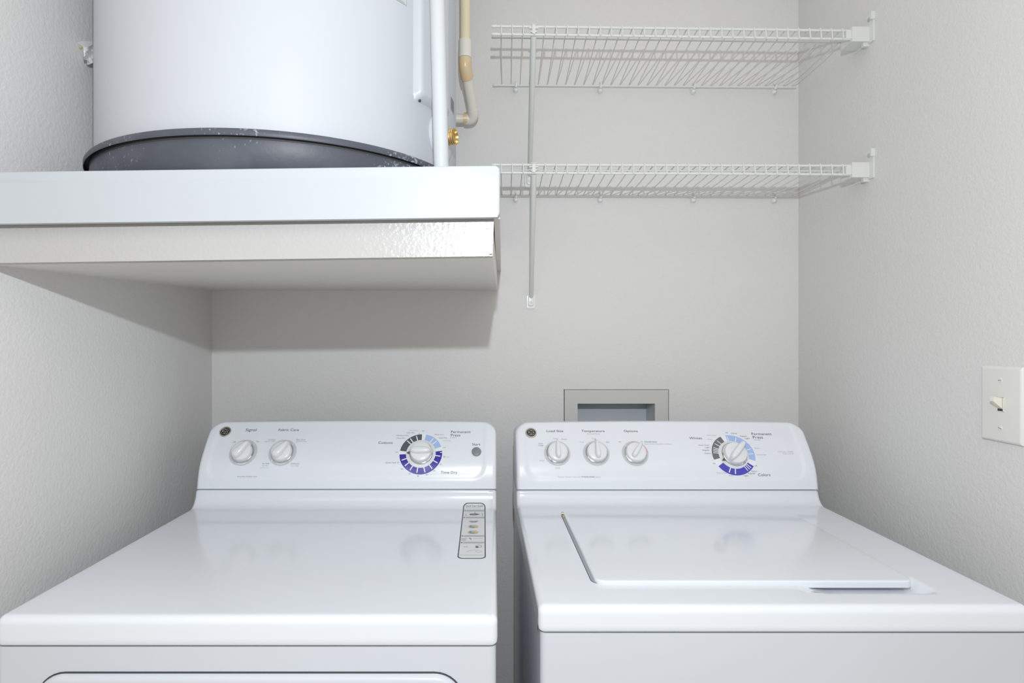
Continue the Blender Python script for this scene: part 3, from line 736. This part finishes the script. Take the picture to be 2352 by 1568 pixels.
cov = curved_cover(aA-1, aA+16, z_c, 2.20, .016, .010, M['cover'], 'access_cover', heater, 'raised white access cover')
inner = curved_cover(aA+4.5, aA+13.5, z_c+.03, 2.17, .021, .012, M['cover'], 'cover_panel', cov)
p, n = tank_at(aA+1.2, z_c+.004, .004); 
mb = MB(); mb.tube([p, p+Vector((0, 0, -.004))], .0022, M['dark'], 10); mk('cover_screw', mb, cov)
# escutcheon and brass drain valve
aV, DV = tank_ang(1013); zv = CAM.z+(CY-318)*DV/F; p, n = tank_at(aV, zv)
tx = Vector((0, 0, 1)).cross(n).normalized(); XV = frame(p, tx, Vector((0, 0, 1)), n); XV2 = XV @ Matrix.Translation((0, 0, -.010))
mb = MB(); mb.lathe([(.047, -.008), (.046, .002), (.040, .005), (.012, .006), (.011, .006)], M['cover'], 48, XV)
esc = mk('valve_plate', mb, heater); esc['label'] = 'round white plate behind the brass valve'
mb = MB(); mb.lathe([(.0085, .004), (.0085, .012), (.0125, .013), (.0125, .019), (.0095, .020), (.0095, .028)] , M['brass'], 6, XV2)
mb.lathe([(.0095, .024), (.0148, .026), (.0148, .029), (.0135, .030), (.0152, .032), (.0138, .034), (.0152, .036), (.0138, .038), (.0150, .040), (.0120, .041), (.0105, .036), (.0001, .036)], M['brass'], 32, XV2)
mb.tube([XV2 @ Vector((0, 0, .016)), XV2 @ Vector((0, .024, .018))], .0045, M['brass'], 12)
mk('drain_valve', mb, heater, angle=40)['label'] = 'brass drain valve with threaded outlet'
# labels on the jacket
def jacket_patch(mb, px0, px1, py0, py1, m, off=.0006):
    a0, D0 = tank_ang(px0); a1, D1 = tank_ang(px1); n_ = 6; vs_ = []; fs = []
    Dm = D1
    for i in range(n_+1):
        for py in (py1, py0): vs_.append(tank_at(a0+(a1-a0)*i/n_, CAM.z+(CY-py)*Dm/F, off)[0])
    for i in range(n_): fs.append((2*i, 2*i+2, 2*i+3, 2*i+1))
    mb.add(vs_, fs, m)
mb = MB(); jacket_patch(mb, 780, 934, -160, 14, M['lblline']); jacket_patch(mb, 782, 932, -158, 12, M['tank'], .0009)
for i in range(6): jacket_patch(mb, 905-i*6, 928, 8-i*16, 6-i*16, M['ink3'], .0012)
mk('rating_label', mb, tank, smooth=False)['label'] = 'rating label with thin green outline'
mb = MB()
for i in range(7): jacket_patch(mb, 1035, 1042.5, 236+i*4.2, 238.4+i*4.2, M['ink2'])
mk('barcode_label', mb, tank, smooth=False)['label'] = 'small dark barcode label'

# white upright pipe in front of the heater
t0 = P(1015, 432, 1.0); t0.z = zd+.001; t1 = P(1004, -20, 1.0); t1 = t0+(t1-t0)*1.8; t1.z = min(t1.z, 2.43)
mb = MB(); mb.tube([t0, t1], .0130, M['pvc'], 32); pipe = mk('white_pipe', mb)
tag(pipe, 'straight white plastic pipe standing upright in front of the right side of the water heater', 'pipe')

# cream drain line behind the heater
E1 = P(1068, 150, 1.50); E2 = P(1088.5, 272, 1.60)
line = thing('cream_pipe', 'cream plastic pipe with orange stained elbow on the back wall right of the water heater', 'pipe', Vector((E1.x, E1.y, E2.z)))
R1 = .0138; RC = .0168
def bend(pa, pc, pb_, r, n=10):
    out = []
    for i in range(n+1):
        t = i/n; out.append(pa*(1-t)**2+pc*2*t*(1-t)+pb_*t*t)
    return out
dirs = (E2-E1).normalized(); left = Vector((-1, 0, 0))
mb = MB(); mb.tube([Vector((E1.x, E1.y, ZC-.002)), E1+Vector((0, 0, .03))], R1, M['cream'], 28); mk('upper_pipe', mb, line)
mb = MB(); mb.tube([P(1068, 134, 1.50), P(1068, 131, 1.50)+Vector((0, 0, .0)), P(1068, 95, 1.5), P(1068, 93, 1.5)], [RC, RC, RC, RC*.97], M['creamc'], 28); mk('coupling', mb, line)['label'] = 'pale coupling sleeve'
mb = MB(); mb.tube([P(1068, 135, 1.50)]+bend(E1+Vector((0, 0, .014)), E1-Vector((0, 0, .006)), E1+dirs*.032, .02), RC, M['creamo'], 28); mk('elbow', mb, line)['label'] = 'orange stained elbow'
mb = MB(); mb.tube([E1+dirs*.02, E2-dirs*.008], R1, M['creamc'], 28); mk('sloping_pipe', mb, line)
mb = MB(); mb.tube(bend(E2-dirs*.026, E2+dirs*.008, E2+left*.024, .02), RC*.93, M['creamc'], 28); mk('elbow', mb, line)
mb = MB(); mb.tube([E2+left*.018, E2+left*.027], RC*.95, M['creamo'], 28); mk('glue_ring', mb, line)
mb = MB(); mb.tube([E2+left*.02, E2+left*.115], R1*.9, M['creamc'], 28); mk('branch_pipe', mb, line)

# crumpled plastic scrap on the left wall beside the heater
def wallpt(px, py, off): D = (XL+off)*F/(px-CX); return Vector((XL+off, D, CAM.z+(CY-py)*D/F))
mb = MB()
mb.add([wallpt(176, 98, .0006), wallpt(188, 94, .0006), wallpt(216, 95, .0006), wallpt(217, 135, .0006), wallpt(204, 118, .0006), wallpt(190, 107, .0006)], [(0, 1, 2, 3, 4, 5)], M['scrap'])
vs_ = []; fs = []; n_ = 9
for i in range(n_):
    for j in range(n_):
        u, v = i/(n_-1), j/(n_-1)
        p = wallpt(191+24*u+3*v, 106+40*v+8*math.sin(5*u)*.3, .006+.014*abs(math.sin(3.1*u+2.3*v))+.005*random.random()); vs_.append(p)
for i in range(n_-1):
    for j in range(n_-1):
        if (j > 5 and i < 2) or (j < 2 and i > 9): continue
        a = i*n_+j; fs.append((a, a+1, a+n_+1, a+n_))
mb.add(vs_, fs, M['scrap'])
mb.add([wallpt(182, 109, .002), wallpt(190, 108, .002), wallpt(191, 110, .002), wallpt(186, 113, .002)], [(0, 1, 2, 3)], M['yellowink'])
mb.add([wallpt(182, 146, .001), wallpt(184, 147, .001), wallpt(194, 160, .001), wallpt(192, 161, .001)], [(0, 1, 2, 3)], M['scrap'])
tag(mk('plastic_scrap', mb, smooth=False), 'crumpled white plastic scrap stuck on the left wall beside the water heater', 'scrap')

# ------------------------------------------------------------------ wire shelves
DFR = 1.361; DBK = 1.643
def cap_end(parent, p, d, r, n='end_cap'):
    mb = MB(); mb.tube([p-d*.001, p+d*.002, p+d*.011, p+d*.013], [r*.9, r*1.25, r*1.2, r*.8], M['wire'], 14); mk(n, mb, parent)
def wire_shelf(label, ytL, ytR, ylL, ylR, yrL, yrR, ybL, ybR, brace_bot, x0f, x0b):
    root = thing('wire_shelf', label, 'shelf', P(1540, (ybL+ybR)/2, DBK), 'white wire shelves on the back wall')
    T0, T1 = P(x0f, ytL, DFR), P(1992, ytR, DFR); L0, L1 = P(x0f, ylL, DFR-.002), P(1992, ylR, DFR-.002)
    B0, B1 = P(x0b, ybL, DBK), P(1828, ybR, DBK); DR = 1.40
    R0, R1_ = P(x0f, yrL, DR), P(1962, yrR, DR)
    def at(p, q, x): return p+(q-p)*((x-p.x)/(q.x-p.x))
    for nm, p, q, r in (('front_rail', T0, T1, .0029), ('lip_rail', L0, L1, .0029), ('support_rod', R0, R1_, .0020), ('back_rail', B0, B1, .0030)):
        mb = MB(); mb.tube([p, q], r, M['wire'], 14); mk(nm, mb, root)
        d = (p-q).normalized(); cap_end(root, p, d, r)
    # cross wires: down the lip, over the front rail, back to the wall rail
    for i in range(33):
        xf = (1151+(1959-1151)*i/32-CX)*DFR/F; xb = (1153+(1819.5-1153)*i/32-CX)*DBK/F
        t = at(T0, T1, xf); l = at(L0, L1, xf); b = at(B0, B1, xb)
        up = Vector((0, 0, .0042)); fr = Vector((0, -.0042, 0)); wig = Vector((random.uniform(-.0008, .0008), 0, random.uniform(-.0006, .0006)))
        mb = MB(); mb.tube([l+fr+Vector((0, 0, -.002)), l+fr, t+fr-Vector((0, 0, .001)), t+Vector((0, -.002, .0035)), t+up+Vector((0, .002, 0)), t.lerp(b, .5)+up*.5+wig, b+Vector((0, 0, .0038))], .00135, M['wire'], 8)
        mk('wire', mb, root)
    # wall clips
    for cx in (1185, 1380, 1595, 1781.5):
        q = at(B0, B1, (cx-CX)*DBK/F); mb = MB()
        X = frame(Vector((q.x, DW, q.z)), Vector((1, 0, 0)), Vector((0, 0, 1)), Vector((0, -1, 0)))
        mb.slab(-.0058, .0058, -.016, .004, 0, .0075, .0055, .003, M['clip'], X)
        mb.tube([X @ Vector((0, -.009, .004)), X @ Vector((0, -.009, .012)), X @ Vector((0, -.008, .0145))], [.0066, .0062, .0035], M['clip'], 18)
        mb.tube([X @ Vector((0, -.004, .016)), X @ Vector((0, .003, .0225)), X @ Vector((0, .0085, .019)), X @ Vector((0, .014, .004))], [.0035, .003, .0028, .002], M['clip'], 10)
        mk('wall_clip', mb, root, angle=60)
    # diagonal support brace with clip and wall plate
    cxp = 1225.5; top = P(cxp, ylL+4, DFR+.001); bot = P(*brace_bot, DW-.012)
    mb = MB(); dv = (bot-top); mb.tube([top, top+dv*.03, top+dv*.08, bot-dv*.02, bot], [.0070, .0072, .0070, .0066, .0050], M['wire'], 20)
    br_ = mk('support_brace', mb, root)
    mb = MB(); X = frame(Vector((bot.x, DW, bot.z)), Vector((1, 0, 0)), Vector((0, 0, 1)), Vector((0, -1, 0)))
    mb.slab(-.0125, .0125, -.034, .006, 0, .003, .005, .0015, M['clip'], X); mb.slab(-.008, .008, -.026, .008, .002, .009, .006, .003, M['clip'], X)
    mb.lathe([(.0042, .009), (.0035, .0105), (.0001, .011)], M['clip'], 16, X @ Matrix.Translation((0, -.016, 0)))
    mk('wall_plate', mb, br_, angle=60)
    mb = MB(); tx_ = at(T0, T1, top.x); X = frame(Vector((tx_.x, DFR-.004, tx_.z)), Vector((1, 0, 0)), Vector((0, 0, 1)), Vector((0, -1, 0)))
    h = (T0.z-L0.z)
    mb.box((-.0105, -.0075, -.002), (.0105, -.0048, .003), M['wire'], X); mb.box((-.0038, -h, -.002), (.0038, .001, .004), M['wire'], X)
    mb.box((-.0075, -h+.0035, -.002), (.0075, -h+.0062, .0035), M['wire'], X); mb.box((-.006, .0026, -.001), (.006, .0040, .002), M['wire'], X)
    mk('brace_clip', mb, br_, smooth=False)
    # end bracket on the right wall
    c0 = P(1943, ytR-3, DFR-.012)
    xw = XR; zt_ = T1.z+.006; zl = L1.z-.004
    mb = MB()
    x_in = (1952-CX)*DFR/F; x_m = (1941-CX)*DFR/F
    mb.hexa([(x_in, DFR-.009, zl-.004), (xw, DFR-.009, zl-.004), (xw, DFR+.035, zl-.004), (x_m+.012, DFR+.035, zl-.004),
             (x_in, DFR-.009, zt_), (xw, DFR-.009, zt_), (xw, DFR+.035, zt_), (x_in, DFR+.035, zt_)], M['wire'])
    mb.box((x_m-.001, DFR-.006, zl+.004), (x_in, DFR+.006, zt_-.006), M['wire'])
    e = mk('end_bracket', mb, root, smooth=False); e['label'] = 'white plastic bracket on the right wall'
    mb = MB()
    mb.box((xw-.0035, DFR-.022, zl-.008), (xw, DFR+.045, zt_+.004), M['wire'])
    mb.box((xw-.0035, DFR-.022, zt_+.004), (xw, DFR+.004, zt_+.028), M['wire'])
    mb.box((xw-.0095, DFR-.024, zt_+.010), (xw, DFR-.019, zt_+.028), M['wire'])
    mb.box((xw-.014, DFR-.004, zl-.013), (xw, DFR+.004, zl-.004), M['wire'])
    bp_ = mk('wall_plate', mb, e, smooth=False)
    mb = MB(); X = frame(Vector((xw-.0035, DFR-.008, zt_+.016)), Vector((0, -1, 0)), Vector((0, 0, 1)), Vector((-1, 0, 0)))
    mb.lathe([(.0045, 0), (.0042, .0018), (.0001, .0026)], M['chrome'], 18, X); mk('screw', mb, e)
    return root
wire_shelf('upper white wire shelf on the back wall, near the top of the photo', 60.5, 71.5, 78.5, 90.5, 86.5, 98.5, 195.5, 200.5, (1216.5, 402), 1141, 1142)
wire_shelf('lower white wire shelf on the back wall, level with the platform trim', 378.5, 381, 396.5, 401, 390.5, 393, 449, 451, (1220, 681), 1141, 1142)

# ------------------------------------------------------------------ outlet box recessed in the back wall
XB = frame(Vector((0, DW, 0)), Vector((1, 0, 0)), Vector((0, 0, 1)), Vector((0, -1, 0)))
ox0, ox1 = hx0+.0022, hx1-.0022; oz1 = hz1-.0012; oz0 = hz0+.002
ix0, ix1 = (1326.5-CX)*DW/F, (1504-CX)*DW/F; iz1 = CAM.z+(CY-926.5)*DW/F; iz0 = iz1-.16
outlet = thing('washer_outlet_box', 'beige framed recessed utility box in the back wall above the washing machine', 'utility box', Vector(((ox0+ox1)/2, DW, oz0)))
mb = MB()
for a, b in (((ox0, iz0, -.02), (ix0, iz1, .0012)), ((ix1, iz0, -.02), (ox1, iz1, .0012)), ((ox0, iz1, -.02), (ox1, oz1, .0012)), ((ox0, oz0, -.02), (ox1, iz0, .0012))):
    mb.box(a, b, M['boxp'], XB)
mk('frame', mb, outlet, smooth=False)
mb = MB(); dp = -.088
mb.box((ix0-.004, iz0-.004, dp-.004), (ix1+.004, iz1+.004, dp), M['boxin'], XB)
mb.box((ix0-.004, iz0, dp), (ix0, iz1, -.0201), M['boxin'], XB); mb.box((ix1, iz0, dp), (ix1+.004, iz1, -.0201), M['boxin'], XB)
mb.box((ix0-.004, iz1, dp), (ix1+.004, iz1+.004, -.0201), M['boxin'], XB); mb.box((ix0-.004, iz0-.004, dp), (ix1+.004, iz0, -.0201), M['boxin'], XB)
mk('box_recess', mb, outlet, smooth=False)['label'] = 'pale blue grey inside of the box'

# ------------------------------------------------------------------ light switch on the right wall
yA, yB = .967, 1.0485; zA, zB = CAM.z-.1790, CAM.z-.0463
sw = thing('light_switch', 'cream toggle light switch on a white wall plate on the right wall', 'light switch', Vector((XR, (yA+yB)/2, zA)))
XS = frame(Vector((XR, (yA+yB)/2, (zA+zB)/2)), Vector((0, -1, 0)), Vector((0, 0, 1)), Vector((-1, 0, 0)))
hw = (yB-yA)/2; hh = (zB-zA)/2
mb = MB(); mb.slab(-hw, hw, -hh, hh, 0, .0062, .0025, .0055, M['plate'], XS); mk('wall_plate', mb, sw, angle=50)
mb = MB()
for a, b in (((-.0062, -.0125, .005), (-.0052, .0125, .0068)), ((.0052, -.0125, .005), (.0062, .0125, .0068)), ((-.0062, .0118, .005), (.0062, .0128, .0068)), ((-.0062, -.0128, .005), (.0062, -.0118, .0068))):
    mb.box(a, b, M['toggle'], XS)
mb.box((-.0052, -.0118, .005), (.0052, .0118, .0064), M['dark'], XS)
mk('toggle_slot', mb, sw, smooth=False)
mb = MB(); mb.hexa([XS @ Vector(q) for q in ((-.0045, -.008, .006), (.0045, -.008, .006), (.0045, .0112, .006), (-.0045, .0112, .006), (-.0036, .0055, .0215), (.0036, .0055, .0215), (.0036, .0135, .0200), (-.0036, .0135, .0200))], M['toggle'])
mk('toggle', mb, sw, smooth=False)
for s_ in (1, -1):
    X = XS @ Matrix.Translation((0, s_*.0415, .006)); mb = MB(); mb.lathe([(.0042, 0), (.0038, .0010), (.0001, .0014)], M['plate'], 20, X)
    X2 = X @ Matrix.Rotation(math.radians(3 if s_ > 0 else -18), 4, 'Z'); mb.box((-.0032, -.0005, .0010), (.0032, .0005, .0016), M['ink2'], X2); mk('screw', mb, sw)
